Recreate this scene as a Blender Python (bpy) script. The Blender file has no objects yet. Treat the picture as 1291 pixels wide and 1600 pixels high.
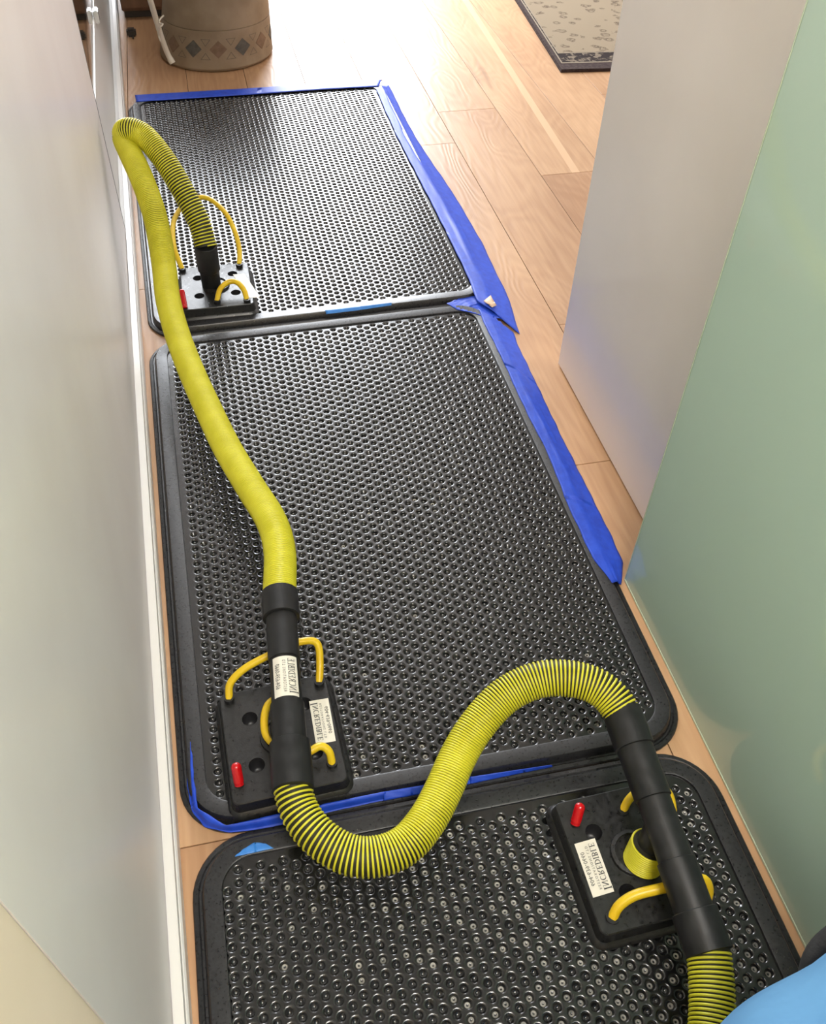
import bpy, bmesh, math, random
import numpy as np
from mathutils import Vector, Matrix
from mathutils.geometry import tessellate_polygon

random.seed(7)
C = bpy.context.scene.collection
SC = bpy.context.scene

# ------------------------------------------------------------------ camera
RC = Matrix(((0.97554386, 0.14240497, -0.16743654),
             (-0.21838564, 0.71436797, -0.66482036),
             (0.02493758, 0.68512716, 0.72799649)))
FPX, CX, CY, H = 1386.6556, 645.5, 800.0, 1.3
cam = bpy.data.cameras.new('camera')
cam.sensor_fit = 'HORIZONTAL'
cam.sensor_width = 36.0
cam.lens = FPX / 1291.0 * 36.0
cam.clip_start = 0.02
co = bpy.data.objects.new('camera', cam)
co.matrix_world = Matrix.Translation((0, 0, H)) @ RC.to_4x4()
C.objects.link(co)
SC.camera = co

# ------------------------------------------------------------------ world, lights, exposure
SC.view_settings.view_transform = 'Standard'
SC.view_settings.look = 'None'
SC.view_settings.gamma = 1.0
SC.view_settings.use_curve_mapping = False
SC.view_settings.exposure = 0.0
SC.cycles.use_denoising = True
SC.cycles.max_bounces = 8
SC.cycles.caustics_reflective = False
SC.cycles.caustics_refractive = False
w = bpy.data.worlds.new('world')
SC.world = w
w.use_nodes = True
w.node_tree.nodes['Background'].inputs[0].default_value = (0.86, 0.92, 1.0, 1)
w.node_tree.nodes['Background'].inputs[1].default_value = 7.0


def area(name, loc, rot, sx, sy, energy, col=(1, 1, 1)):
    l = bpy.data.lights.new(name, 'AREA')
    l.shape = 'RECTANGLE'
    l.size, l.size_y, l.energy, l.color = sx, sy, energy, col
    o = bpy.data.objects.new(name, l)
    o.location, o.rotation_euler = loc, rot
    C.objects.link(o)
    return o


PI = math.pi
area('daylight_garden_door', (0.575, 6.36, 1.75), (-PI / 2, 0, 0), 1.74, 2.7, 250, (0.93, 0.96, 1.0))
area('fill_side', (3.25, 2.6, 1.4), (0, PI / 2, 0), 1.6, 2.4, 14, (1.0, 0.97, 0.94))  # added fill in front of a solid wall, no window behind it
area('fill_hall', (0.28, -0.45, 2.42), (0, 0, 0), 0.5, 0.9, 50, (1.0, 0.95, 0.88))  # added fill behind the camera to light the hall, no fixture
area('sheen_fill_room', (0.75, 3.9, 3.28), (0, 0, 0), 1.5, 2.8, 15, (1.0, 0.96, 0.9))  # added overhead light that gives the mats their grey sheen, no fixture
area('fill_entry', (0.1, -0.7, 2.42), (0, 0, 0), 0.4, 0.4, 2, (1.0, 0.86, 0.68))  # added weak warm fill behind the camera, no fixture


# ------------------------------------------------------------------ helpers
def at(px, py, z=0.0):
    r = RC @ Vector((px - CX, -(py - CY), -FPX))
    t = (z - H) / r.z
    return r * t + Vector((0, 0, H))


def scale_at(p):
    """metres per pixel at world point p"""
    q = RC.transposed() @ (Vector(p) - Vector((0, 0, H)))
    return -q.z / FPX


def raydepth(px, py, d):
    r = RC @ Vector((px - CX, -(py - CY), -FPX))
    return r * (d / FPX) + Vector((0, 0, H))


def obj(name, me, m=None, parent=None, smooth=False):
    if isinstance(me, bmesh.types.BMesh):
        b = me
        me = bpy.data.meshes.new(name)
        bmesh.ops.recalc_face_normals(b, faces=b.faces[:])
        b.to_mesh(me)
        b.free()
    o = bpy.data.objects.new(name, me)
    if m is not None:
        me.materials.append(m)
    if smooth:
        me.polygons.foreach_set('use_smooth', [True] * len(me.polygons))
    C.objects.link(o)
    if parent is not None:
        o.parent = parent
    return o


def pymesh(name, vs, fs):
    me = bpy.data.meshes.new(name)
    me.from_pydata([tuple(v) for v in vs], [], fs)
    me.update()
    return me


def empty(name, loc=(0, 0, 0)):
    o = bpy.data.objects.new(name, None)
    o.empty_display_size = 0.05
    C.objects.link(o)
    return o


def tag(o, label=None, cat=None, group=None, kind=None):
    if label: o['label'] = label
    if cat: o['category'] = cat
    if group: o['group'] = group
    if kind: o['kind'] = kind
    return o


def rebase(root, p):
    """put an empty at the thing's base, its children (built in world space) staying put"""
    root.location = p
    for ch in root.children:
        ch.location = ch.location - Vector(p)


def smooth_by_angle(o, ang=40):
    me = o.data
    me.polygons.foreach_set('use_smooth', [True] * len(me.polygons))
    b = bmesh.new()
    b.from_mesh(me)
    a = math.radians(ang)
    for e in b.edges:
        if len(e.link_faces) == 2 and e.calc_face_angle(0) > a:
            e.smooth = False
    b.to_mesh(me)
    b.free()


def box(b, lo, hi, bev=0.0):
    r = bmesh.ops.create_cube(b, size=1)
    vs = r['verts']
    for v in vs:
        v.co = Vector([lo[i] + (v.co[i] + .5) * (hi[i] - lo[i]) for i in range(3)])
    if bev:
        es = list({e for v in vs for e in v.link_edges})
        bmesh.ops.bevel(b, geom=es, offset=bev, segments=2, affect='EDGES', clamp_overlap=True)


# ------------------------------------------------------------------ materials
def mat(name, col=(.5, .5, .5), rough=.5, spec=.5, coat=0.0, coat_rough=.05, **kw):
    m = bpy.data.materials.new(name)
    m.use_nodes = True
    n = m.node_tree.nodes['Principled BSDF']
    n.inputs['Base Color'].default_value = (*col, 1)
    n.inputs['Roughness'].default_value = rough
    n.inputs['Specular IOR Level'].default_value = spec
    n.inputs['Coat Weight'].default_value = coat
    n.inputs['Coat Roughness'].default_value = coat_rough
    for k, v in kw.items():
        n.inputs[k.replace('_', ' ')].default_value = v
    return m


def nodes(m):
    return m.node_tree.nodes, m.node_tree.links, m.node_tree.nodes['Principled BSDF']


def add_noise(m, c1, c2, scale=40, detail=4, bump=0.0, bscale=None, dist=.002, rough=None, stretch=None, coord='Object'):
    N, L, P = nodes(m)
    tc = N.new('ShaderNodeTexCoord')
    src = tc.outputs[coord]
    if stretch:
        mp = N.new('ShaderNodeMapping')
        mp.inputs['Scale'].default_value = stretch
        L.new(src, mp.inputs[0])
        src = mp.outputs[0]
    no = N.new('ShaderNodeTexNoise')
    no.inputs['Scale'].default_value = scale
    no.inputs['Detail'].default_value = detail
    L.new(src, no.inputs[0])
    cr = N.new('ShaderNodeValToRGB')
    cr.color_ramp.elements[0].position = .35
    cr.color_ramp.elements[1].position = .65
    cr.color_ramp.elements[0].color = (*c1, 1)
    cr.color_ramp.elements[1].color = (*c2, 1)
    L.new(no.outputs[0], cr.inputs[0])
    L.new(cr.outputs[0], P.inputs['Base Color'])
    if rough:
        mr = N.new('ShaderNodeMapRange')
        mr.inputs['To Min'].default_value, mr.inputs['To Max'].default_value = rough
        mr.inputs['From Min'].default_value, mr.inputs['From Max'].default_value = .3, .7
        L.new(no.outputs[0], mr.inputs[0])
        L.new(mr.outputs[0], P.inputs['Roughness'])
    if bump:
        n2 = N.new('ShaderNodeTexNoise')
        n2.inputs['Scale'].default_value = bscale or scale
        n2.inputs['Detail'].default_value = 3
        L.new(src, n2.inputs[0])
        bp = N.new('ShaderNodeBump')
        bp.inputs['Strength'].default_value = bump
        bp.inputs['Distance'].default_value = dist
        L.new(n2.outputs[0], bp.inputs['Height'])
        L.new(bp.outputs[0], P.inputs['Normal'])
    return m


def wood_material(name, streak=False, tint=1.0):
    m = mat(name, rough=.42, spec=.5)
    N, L, P = nodes(m)
    tc = N.new('ShaderNodeTexCoord')
    oi = N.new('ShaderNodeObjectInfo')
    mul = N.new('ShaderNodeVectorMath'); mul.operation = 'SCALE'
    cmb = N.new('ShaderNodeCombineXYZ')
    L.new(oi.outputs['Random'], cmb.inputs[0]); L.new(oi.outputs['Random'], cmb.inputs[1])
    L.new(cmb.outputs[0], mul.inputs[0]); mul.inputs['Scale'].default_value = 37.0
    add = N.new('ShaderNodeVectorMath'); add.operation = 'ADD'
    L.new(tc.outputs['Object'], add.inputs[0]); L.new(mul.outputs[0], add.inputs[1])

    def noise(scale, st, detail=4, dist=0.0):
        mp = N.new('ShaderNodeMapping'); mp.inputs['Scale'].default_value = st
        L.new(add.outputs[0], mp.inputs[0])
        n = N.new('ShaderNodeTexNoise')
        n.inputs['Scale'].default_value = scale; n.inputs['Detail'].default_value = detail
        n.inputs['Distortion'].default_value = dist
        L.new(mp.outputs[0], n.inputs[0])
        return n.outputs[0]
    big = noise(3.0, (1.6, .45, 1), 2, .3)          # cathedral contour field
    m1 = N.new('ShaderNodeMath'); m1.operation = 'MULTIPLY'; m1.inputs[1].default_value = 34
    L.new(big, m1.inputs[0])
    sn = N.new('ShaderNodeMath'); sn.operation = 'SINE'; m2 = N.new('ShaderNodeMath'); m2.operation = 'MULTIPLY'; m2.inputs[1].default_value = 3.2
    L.new(m1.outputs[0], m2.inputs[0]); L.new(m2.outputs[0], sn.inputs[0])
    fine = noise(90, (1, .05, 1), 5)
    blot = noise(2.2, (1.5, .6, 1), 3)
    cr = N.new('ShaderNodeValToRGB')
    cr.color_ramp.elements[0].position, cr.color_ramp.elements[1].position = .3, .72
    cr.color_ramp.elements[0].color = (.40 * tint, .215 * tint, .108 * tint, 1)
    cr.color_ramp.elements[1].color = (.60 * tint, .37 * tint, .205 * tint, 1)
    mix = N.new('ShaderNodeMath'); mix.operation = 'MULTIPLY_ADD'; mix.inputs[1].default_value = .035
    L.new(sn.outputs[0], mix.inputs[0])
    mx2 = N.new('ShaderNodeMix'); mx2.inputs[0].default_value = .42
    L.new(blot, mx2.inputs[2]); L.new(fine, mx2.inputs[3])
    L.new(mx2.outputs[0], mix.inputs[2])
    r2 = N.new('ShaderNodeMath'); r2.operation = 'MULTIPLY_ADD'; r2.inputs[1].default_value = .22; 
    L.new(oi.outputs['Random'], r2.inputs[0])
    sub = N.new('ShaderNodeMath'); sub.operation = 'SUBTRACT'; sub.inputs[1].default_value = .11
    L.new(mix.outputs[0], r2.inputs[2]); L.new(r2.outputs[0], sub.inputs[0])
    L.new(sub.outputs[0], cr.inputs[0])
    # knots / dark mineral streaks
    kn = noise(1.5, (5, .8, 1), 3, .6)
    kr = N.new('ShaderNodeValToRGB')
    kr.color_ramp.elements[0].position, kr.color_ramp.elements[1].position = .66, .78
    kr.color_ramp.elements[0].color = (1, 1, 1, 1); kr.color_ramp.elements[1].color = (.5, .43, .38, 1)
    L.new(kn, kr.inputs[0])
    mk = N.new('ShaderNodeMix'); mk.data_type = 'RGBA'; mk.blend_type = 'MULTIPLY'; mk.inputs[0].default_value = 1
    L.new(cr.outputs[0], mk.inputs[6]); L.new(kr.outputs[0], mk.inputs[7])
    out = mk.outputs[2]
    if streak:      # pale sapwood edge running along one board
        sx = N.new('ShaderNodeSeparateXYZ'); L.new(tc.outputs['Object'], sx.inputs[0])
        ab = N.new('ShaderNodeMath'); ab.operation = 'COMPARE'; ab.inputs[1].default_value = streak; ab.inputs[2].default_value = .013
        wob = N.new('ShaderNodeMath'); wob.operation = 'MULTIPLY_ADD'; wob.inputs[1].default_value = -.045
        L.new(sx.outputs[1], wob.inputs[0]); L.new(sx.outputs[0], wob.inputs[2])
        L.new(wob.outputs[0], ab.inputs[0])
        ms = N.new('ShaderNodeMix'); ms.data_type = 'RGBA'
        ms.inputs[7].default_value = (.66, .43, .25, 1)
        L.new(ab.outputs[0], ms.inputs[0]); L.new(out, ms.inputs[6])
        out = ms.outputs[2]
    L.new(out, P.inputs['Base Color'])
    bp = N.new('ShaderNodeBump'); bp.inputs['Strength'].default_value = .35; bp.inputs['Distance'].default_value = .0009
    bs = N.new('ShaderNodeMath'); bs.operation = 'MULTIPLY_ADD'; bs.inputs[1].default_value = .35
    L.new(sn.outputs[0], bs.inputs[0]); L.new(fine, bs.inputs[2])
    L.new(bs.outputs[0], bp.inputs['Height']); L.new(bp.outputs[0], P.inputs['Normal'])
    return m


M_WOOD = wood_material('oak_board')
M_STREAK = wood_material('oak_board_pale_streak', streak=.058)
M_SUB = mat('floor_joint_dark', (.045, .028, .018), .8)
M_PANEL = add_noise(mat('white_lacquer_panel', rough=.4, coat=.22, coat_rough=.2), (.70, .645, .625), (.74, .69, .67), 5, 3)
M_WALLR = add_noise(mat('white_gloss_wall', rough=.4, coat=.45, coat_rough=.13), (.82, .77, .71), (.86, .81, .75), 4, 3)
M_BEIGE = add_noise(mat('cream_wall_paint', rough=.6), (.74, .60, .47), (.78, .64, .51), 6, 3)
M_WHITE = mat('white_trim_paint', (.68, .655, .62), .35)
M_PLAIN = mat('plain_plaster', (.62, .60, .57), .8)
M_CEIL = mat('ceiling_paint', (.42, .41, .40), .8)
M_MIRROR = mat('mirror_silver', (.78, .77, .76), .03, Metallic=1.0)
M_SEAL = mat('dark_edge_seal', (.02, .02, .022), .4)
M_MAT = add_noise(mat('black_moulded_plastic', rough=.33, spec=.8), (.006, .006, .006), (.012, .012, .0125), 90, 4,
                  bump=.15, bscale=700, dist=.0004, rough=(.15, .24))
M_GLINT = add_noise(mat('painted_glint_plastic', rough=.5), (.20, .195, .175), (.48, .46, .41), 55, 2)  # pale grey: lamp reflections painted onto the cup bottoms
M_RIM = add_noise(mat('black_grained_rim', rough=.42, spec=.6), (.009, .009, .010), (.020, .020, .022), 260, 4,
                  bump=.35, bscale=900, dist=.0005, rough=(.26, .36))
M_BLOCK = add_noise(mat('black_manifold_plastic', rough=.4, spec=.55), (.009, .009, .009), (.018, .018, .018), 160, 4,
                    bump=.35, bscale=700, dist=.0005, rough=(.26, .40))
M_CUFF = add_noise(mat('black_rubber_cuff', rough=.42, spec=.4), (.009, .0095, .010), (.016, .016, .017), 60, 3, rough=(.36, .5))
M_HOSE = add_noise(mat('lime_yellow_vinyl', rough=.38, spec=.45), (.59, .55, .024), (.67, .63, .04), 25, 2)
M_LINER = mat('dark_hose_liner', (.014, .013, .004), .65)
M_TUBE = add_noise(mat('yellow_tube', rough=.35, spec=.45), (.72, .46, .012), (.78, .55, .02), 30, 2)
M_RED = mat('red_vinyl_cap', (.55, .003, .008), .22, coat=.3)
M_TAPE = add_noise(mat('blue_painters_tape', rough=.5, spec=.4), (.012, .055, .48), (.018, .075, .58), 60, 3, bump=.5, bscale=300, dist=.0004)
M_TAPEL = add_noise(mat('light_blue_tape', rough=.45), (.035, .20, .62), (.05, .25, .70), 60, 3, bump=.3, bscale=300, dist=.0004)
M_LABEL = mat('cream_paper_label', (.76, .72, .62), .5)
M_INK = mat('dark_grey_ink', (.03, .03, .035), .5)
M_POT = add_noise(mat('fired_clay', rough=.62), (.23, .165, .10), (.30, .225, .145), 12, 4, bump=.3, bscale=60, dist=.002)
M_DIA1 = add_noise(mat('brown_inlay', rough=.7), (.17, .105, .06), (.21, .13, .08), 60, 3)
M_DIA2 = add_noise(mat('grey_inlay', rough=.7), (.075, .068, .055), (.11, .10, .08), 60, 3)
M_GROOVE = mat('incised_groove', (.14, .11, .08), .8)
M_CORD = mat('cream_cord', (.66, .60, .49), .45)
M_DARK = mat('dark_metal', (.04, .035, .03), .5)
M_CLIP = mat('clear_white_clip', (.85, .84, .8), .15, coat=.5)
M_CLOTH = add_noise(mat('light_blue_fabric', rough=.85), (.065, .20, .40), (.10, .27, .49), 9, 4, bump=.4, bscale=18, dist=.01)
M_STRAP = add_noise(mat('black_webbing', rough=.8), (.006, .006, .007), (.012, .012, .013), 200, 3, bump=.4, bscale=400, dist=.001)
# frosted green glass
M_GLASS = mat('frosted_green_glass', (.53, .72, .61), .5, coat=.9, coat_rough=.04)
M_GLASS.node_tree.nodes['Principled BSDF'].inputs['Transmission Weight'].default_value = .14
M_GLASS.node_tree.nodes['Principled BSDF'].inputs['IOR'].default_value = 1.3
M_GEDGE = mat('glass_edge', (.55, .66, .50), .15, coat=.5)

# ------------------------------------------------------------------ the setting
YMAX, YMIN, XMAX, ZC = 6.3, -1.4, 3.3, 3.3


def solid(name, lo, hi, m, parent=None, bev=0.0, kind=None):
    b = bmesh.new()
    box(b, lo, hi, bev)
    o = obj(name, b, m, parent)
    if kind: o['kind'] = kind
    return o


floor = solid('floor', (-.75, YMIN, -.05), (XMAX, YMAX, -.006), M_SUB, kind='structure')
# board layout: seams run along y; joints measured from the photograph
seams = [.593 + .2105 * k for k in range(-5, 13)]
joints = {
    -4: [-1.4, .59, 2.1, 4.115, 6.3], -3: [-1.4, .30, 1.6, 3.2, 6.3], -2: [-1.4, .9, 2.4, 3.9, 6.3], -1: [-1.4, .1, 1.5, 2.95, 4.45, 6.3],
    0: [-1.4, -.3, 1.253, 2.80, 3.57, 6.3], 1: [-1.4, .4, 1.75, 3.045, 6.3], 2: [-1.4, 1.2, 2.53, 4.6, 6.3],
    3: [-1.4, .5, 2.05, 5.0, 6.3], 4: [-1.4, 1.5, 3.1, 4.7, 6.3], 5: [-1.4, .8, 2.3, 4.0, 6.3]}
plank_cache = {}
for k in range(-5, 12):
    js = joints.get(k, [-1.4, .3 + .37 * (k % 4), 1.9 + .37 * (k % 4), 3.4 + .3 * (k % 5), 6.3])
    x0, x1 = seams[k + 5], seams[k + 5] + .2105
    if k == -5: x0 = -.72
    if k == 11: x1 = XMAX
    for y0, y1 in zip(js[:-1], js[1:]):
        b = bmesh.new()
        hx, hy = (x1 - x0) / 2 - .0009, (y1 - y0) / 2 - .0009
        r = bmesh.ops.create_grid(b, x_segments=1, y_segments=1, size=1)
        for v in r['verts']:
            v.co = Vector((v.co.x * hx, v.co.y * hy, 0))
        e = bmesh.ops.extrude_face_region(b, geom=b.faces[:])
        top = [g for g in e['geom'] if isinstance(g, bmesh.types.BMVert)]
        for v in b.verts:
            if v not in top: v.co.z = -.009
        te = [ed for ed in b.edges if all(v in top for v in ed.verts)]
        bmesh.ops.bevel(b, geom=te, offset=.0003, segments=1, affect='EDGES')
        st = (k == 2 and y0 > 2.0) or (k == 3 and False)
        o = obj('plank', b, M_STREAK if st else M_WOOD, floor)
        o.location = ((x0 + x1) / 2, (y0 + y1) / 2, 0)


def lx(y, off=0.0):          # left wall line, slightly out of square with the mats
    return -.171 - .0262 * y + off


def strip(name, prof, y0, y1, m, parent=None, kind=None, bev=0.0):
    """extrude a profile [(offset from wall line, z)] along the left wall line"""
    b = bmesh.new()
    A = [b.verts.new((lx(y0, o), y0, z)) for o, z in prof]
    B = [b.verts.new((lx(y1, o), y1, z)) for o, z in prof]
    n = len(prof)
    for i in range(n):
        b.faces.new((A[i], A[(i + 1) % n], B[(i + 1) % n], B[i]))
    b.faces.new(A); b.faces.new(B[::-1])
    if bev:
        es = [e for e in b.edges if abs(e.verts[0].co.y - e.verts[1].co.y) > .5]
        bmesh.ops.bevel(b, geom=es, offset=bev, segments=2, affect='EDGES')
    o = obj(name, b, m, parent)
    if kind: o['kind'] = kind
    return o


strip('baseboard_left', [(0, 0), (0, .030), (-.003, .034), (-.060, .034), (-.060, 0)], YMIN, YMAX, M_WHITE, kind='structure', bev=.0015)
strip('trim_1', [(-.0035, .033), (-.0035, .050), (-.0165, .053), (-.0165, .033)], YMIN, YMAX, M_WHITE, kind='structure', bev=.001)
YE, YB = 2.32, .255          # far and near edge of the white sliding door
d1 = strip('door_1', [(-.018, .045), (-.018, 2.35), (-.043, 2.35), (-.043, .045)], YB, YE, M_PANEL, kind='structure', bev=.001)
strip('edge_seal', [(-.0175, .05), (-.0175, 2.34), (-.044, 2.34), (-.044, .05)], YE, YE + .006, M_SEAL, d1)
strip('wall_left', [(-.019, .045), (-.019, ZC), (-.20, ZC), (-.20, .045)], YMIN, YB - .001, M_BEIGE, kind='structure')
d2 = strip('door_2', [(-.052, .245), (-.052, 2.35), (-.058, 2.35), (-.058, .245)], YE - .3, 4.35, M_MIRROR, kind='structure')
strip('bottom_rail', [(-.030, .036), (-.0495, .243), (-.060, .245), (-.060, .036)], YE - .3, 4.35, M_WHITE, d2, bev=.002)
for y in (2.43, 3.42):
    b = bmesh.new()
    box(b, (lx(y, -.050), y - .022, .222), (lx(y, -.034), y + .022, .262), .003)
    obj('clip', b, M_CLIP, d2)
strip('wall_left_far', [(-.03, 0), (-.03, ZC), (-.2, ZC), (-.2, 0)], 4.36, YMAX, M_PLAIN, kind='structure').name = 'wall_left'
# head above the sliding doors
strip('trim_2', [(-.01, 2.352), (-.01, ZC), (-.2, ZC), (-.2, 2.352)], YB, 4.36, M_PLAIN, kind='structure')

XR = .746
wr = solid('wall_right', (XR, YMIN, .004), (XR + .16, 1.593, ZC), M_WALLR, kind='structure', bev=.002)
solid('shade_strip', (XR + .006, YMIN, -.001), (XR + .15, 1.585, .0045), M_SEAL, wr)  # dark filler standing in for the shade under the wall
XG = .651
d3 = empty('door_3')
d3['kind'] = 'structure'
solid('glass_pane', (XG + .001, YMIN + .05, .006), (XG + .011, .934, 2.3), M_GLASS, d3, bev=.0008)
solid('glass_edge_strip', (XG, YMIN + .05, .0015), (XG + .004, .934, .0058), M_GEDGE, d3)
solid('glass_end_strip', (XG + .0005, .9345, .004), (XG + .0115, .936, 2.3), M_GEDGE, d3)
rebase(d3, (XG, 0, 0))
solid('wall_back', (-.8, YMIN - .1, -.01), (XMAX + .1, YMIN, ZC), M_BEIGE, kind='structure')
solid('wall_far_right', (XMAX, YMIN, -.01), (XMAX + .1, YMAX, ZC), M_PLAIN, kind='structure').name = 'wall_right'
solid('ceiling', (-.8, YMIN - .1, ZC), (XMAX + .1, YMAX + .1, ZC + .1), M_CEIL, kind='structure')
# far wall with the tall window opening
wf = solid('wall_far', (-.8, YMAX, -.01), (-.30, YMAX + .1, ZC), M_PLAIN, kind='structure')
solid('wall_section', (1.45, YMAX, -.01), (XMAX + .1, YMAX + .1, ZC), M_PLAIN, wf)
solid('wall_section', (-.30, YMAX, 3.12), (1.45, YMAX + .1, ZC), M_PLAIN, wf)
solid('wall_section', (-.30, YMAX, -.01), (1.45, YMAX + .1, .38), M_PLAIN, wf)


# ------------------------------------------------------------------ drainage mats
def rrect(x0, x1, y0, y1, r, n=8):
    pts = []
    for cx, cy, a0 in ((x1 - r, y1 - r, 0), (x0 + r, y1 - r, 90), (x0 + r, y0 + r, 180), (x1 - r, y0 + r, 270)):
        for i in range(n + 1):
            a = math.radians(a0 + 90 * i / n)
            pts.append((cx + r * math.cos(a), cy + r * math.sin(a)))
    return pts


PITCH = .0188
COLW = PITCH * math.sqrt(3) / 2
ZS = .0165                  # perforated surface
ZR = .0205                  # rim height


def dimple_field(W, D, x0, x1, y0, y1, phase, keepout=(), glint=None):
    """hexagonal cells, each with a tapered cup; returns verts/faces arrays"""
    n = 12
    rh = PITCH * .372
    prof = [(rh * 1.24, 0), (rh * 1.12, -.00010), (rh * 1.00, -.00036), (rh * .88, -.00075), (rh * .78, -.00165), (rh * .68, -.0042), (rh * .56, -.0064), (rh * .24, -.0066)]
    hexr = PITCH / math.sqrt(3)
    tv = [(hexr * math.cos(math.radians(60 * i)), hexr * math.sin(math.radians(60 * i)), 0) for i in range(6)]
    for r, z in prof:
        tv += [(r * math.cos(2 * PI * i / n), r * math.sin(2 * PI * i / n), z) for i in range(n)]
    tv.append((0, 0, -.0082))
    tv = np.array(tv)
    tf = []
    for i in range(6):
        a, c = i, (i + 1) % 6
        h0, h1, h2 = 6 + (2 * i) % n, 6 + (2 * i + 1) % n, 6 + (2 * i + 2) % n
        tf.append((a, c, h1)); tf.append((a, h1, h0)); tf.append((c, h2, h1))
    for k in range(len(prof) - 1):
        o = 6 + k * n
        for i in range(n):
            j = (i + 1) % n
            tf.append((o + i, o + j, o + n + j)); tf.append((o + i, o + n + j, o + n + i))
    o = 6 + (len(prof) - 1) * n
    for i in range(n):
        tf.append((o + i, o + (i + 1) % n, len(tv) - 1))
    tf = np.array(tf)
    fv = tv[:6]
    ff = np.array([(0, 1, 2), (0, 2, 3), (0, 3, 4), (0, 4, 5)])
    rng = np.random.RandomState(3 + int(phase * 10))
    V, F, MI, off = [], [], [], 0
    tm = np.zeros(len(tf), dtype=np.int32)
    tm[18 + 2 * n * (len(prof) - 2): 18 + 2 * n * (len(prof) - 1)] = 1      # flat ring at the bottom of a cup, takes the painted glint
    ix0, ix1 = int(x0 / COLW) - 2, int(x1 / COLW) + 3
    for ix in range(ix0, ix1):
        cx = x0 + (ix + phase) * COLW
        cy0 = y0 - .01 + (.5 * PITCH if ix % 2 else 0)
        for iy in range(-2, int((y1 - y0) / PITCH) + 4):
            cy = cy0 + iy * PITCH
            if cx < x0 - .012 or cx > x1 + .012 or cy < y0 - .012 or cy > y1 + .012: continue
            # inside the rounded perforated area?
            r = .045
            dx = max(x0 + r - cx, 0, cx - (x1 - r)); dy = max(y0 + r - cy, 0, cy - (y1 - r))
            d = math.hypot(dx, dy)
            inside = (d < r - .008) and x0 + .006 < cx < x1 - .006 and y0 + .006 < cy < y1 - .006
            hid = any(kx0 < cx < kx1 and ky0 < cy < ky1 for kx0, kx1, ky0, ky1 in keepout)
            if inside and not hid:
                v = tv.copy()
                nn = len(prof) * n
                # hand-moulded irregularity: bottoms wander and differ in depth a little
                low = slice(6 + 5 * n, len(tv))
                v[low, 0] += rng.uniform(-.0006, .0006); v[low, 1] += rng.uniform(-.0006, .0006)
                v[low, 2] += rng.uniform(0, .0018)
                tilt = rng.normal(0, .07, 2)
                v[low, 2] += v[low, 0] * tilt[0] + v[low, 1] * tilt[1]
                f = tf
                mi = tm if (glint and rng.rand() < glint(cx, cy)) else tm * 0
            elif d < r + .012:
                v, f = fv.copy(), ff
                mi = tm[:4]
            else:
                continue
            v[:, 0] += cx; v[:, 1] += cy; v[:, 2] += ZS
            V.append(v); F.append(f + off); MI.append(mi); off += len(v)
    return np.vstack(V), np.vstack(F), np.concatenate(MI)


def fast_mesh(name, V, F):
    me = bpy.data.meshes.new(name)
    me.vertices.add(len(V)); me.vertices.foreach_set('co', V.astype(np.float32).ravel())
    me.loops.add(F.size); me.loops.foreach_set('vertex_index', F.astype(np.int32).ravel())
    me.polygons.add(len(F)); me.polygons.foreach_set('loop_start', np.arange(0, F.size, 3, dtype=np.int32))
    me.polygons.foreach_set('use_smooth', np.ones(len(F), dtype=bool))
    me.update(calc_edges=True)
    me.validate()
    return me


def make_mat(corners, label, phase, keepout=(), glint=None):
    """corners (world xy): near-left, near-right, far-right, far-left of the outer edge"""
    NL, NR, FR, FL = [np.array(c, float) for c in corners]
    W = .5 * (np.linalg.norm(NR - NL) + np.linalg.norm(FR - FL))
    D = .5 * (np.linalg.norm(FL - NL) + np.linalg.norm(FR - NR))

    def warp(V):
        V = np.array(V, float)
        u = V[:, 0] / W; t = V[:, 1] / D
        P = ((1 - u) * (1 - t))[:, None] * NL + (u * (1 - t))[:, None] * NR + (u * t)[:, None] * FR + ((1 - u) * t)[:, None] * FL
        return np.column_stack([P, V[:, 2]])
    root = empty('drainage_mat')
    tag(root, label, 'floor mat', 'black dimpled floor mats in a row')
    R0 = .088
    prof = [(0, .0), (0, .0035), (.0018, .0055), (.0075, .0065), (.0095, .0050), (.0125, .0050), (.0165, ZR - .002), (.0185, ZR),
            (.0400, ZR), (.0425, ZR - .0008), (.0432, ZS - .0002)]
    n = 10
    V, F = [], []
    for o, z in prof:
        V += [(x, y, z) for x, y in rrect(o, W - o, o, D - o, max(R0 - o, .028), n)]
    m = 4 * (n + 1)
    for k in range(len(prof) - 1):
        for i in range(m):
            j = (i + 1) % m
            F.append((k * m + i, k * m + j, (k + 1) * m + j, (k + 1) * m + i))
    rim = obj('rim', pymesh('rim', warp(V), F), M_RIM, root)
    smooth_by_angle(rim, 35)
    # underside sheet
    base = obj('backing_sheet', pymesh('backing_sheet', warp([(x, y, z) for z in (.0004, .0022) for x, y in rrect(.004, W - .004, .004, D - .004, R0 - .004, n)]),
                                       [tuple(range(m)), tuple(range(m, 2 * m))]), M_MAT, root)
    ko = []
    inv = lambda p: ((p[0] - NL[0]) / W * W, (p[1] - NL[1]))
    for kx0, kx1, ky0, ky1 in keepout:
        a, b_ = inv((kx0, ky0)), inv((kx1, ky1))
        ko.append((a[0], b_[0], a[1], b_[1]))
    V, F, MI = dimple_field(W, D, .0425, W - .0425, .0425, D - .0425, phase, ko, glint)
    s = obj('dimpled_surface', fast_mesh('dimpled_surface', warp(V), F), M_MAT, root)
    s.data.materials.append(M_GLINT)
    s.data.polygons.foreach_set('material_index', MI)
    s['kind'] = 'stuff'
    rebase(root, (float(NL[0] + FR[0]) / 2, float(NL[1] + FR[1]) / 2, 0))
    return root


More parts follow.
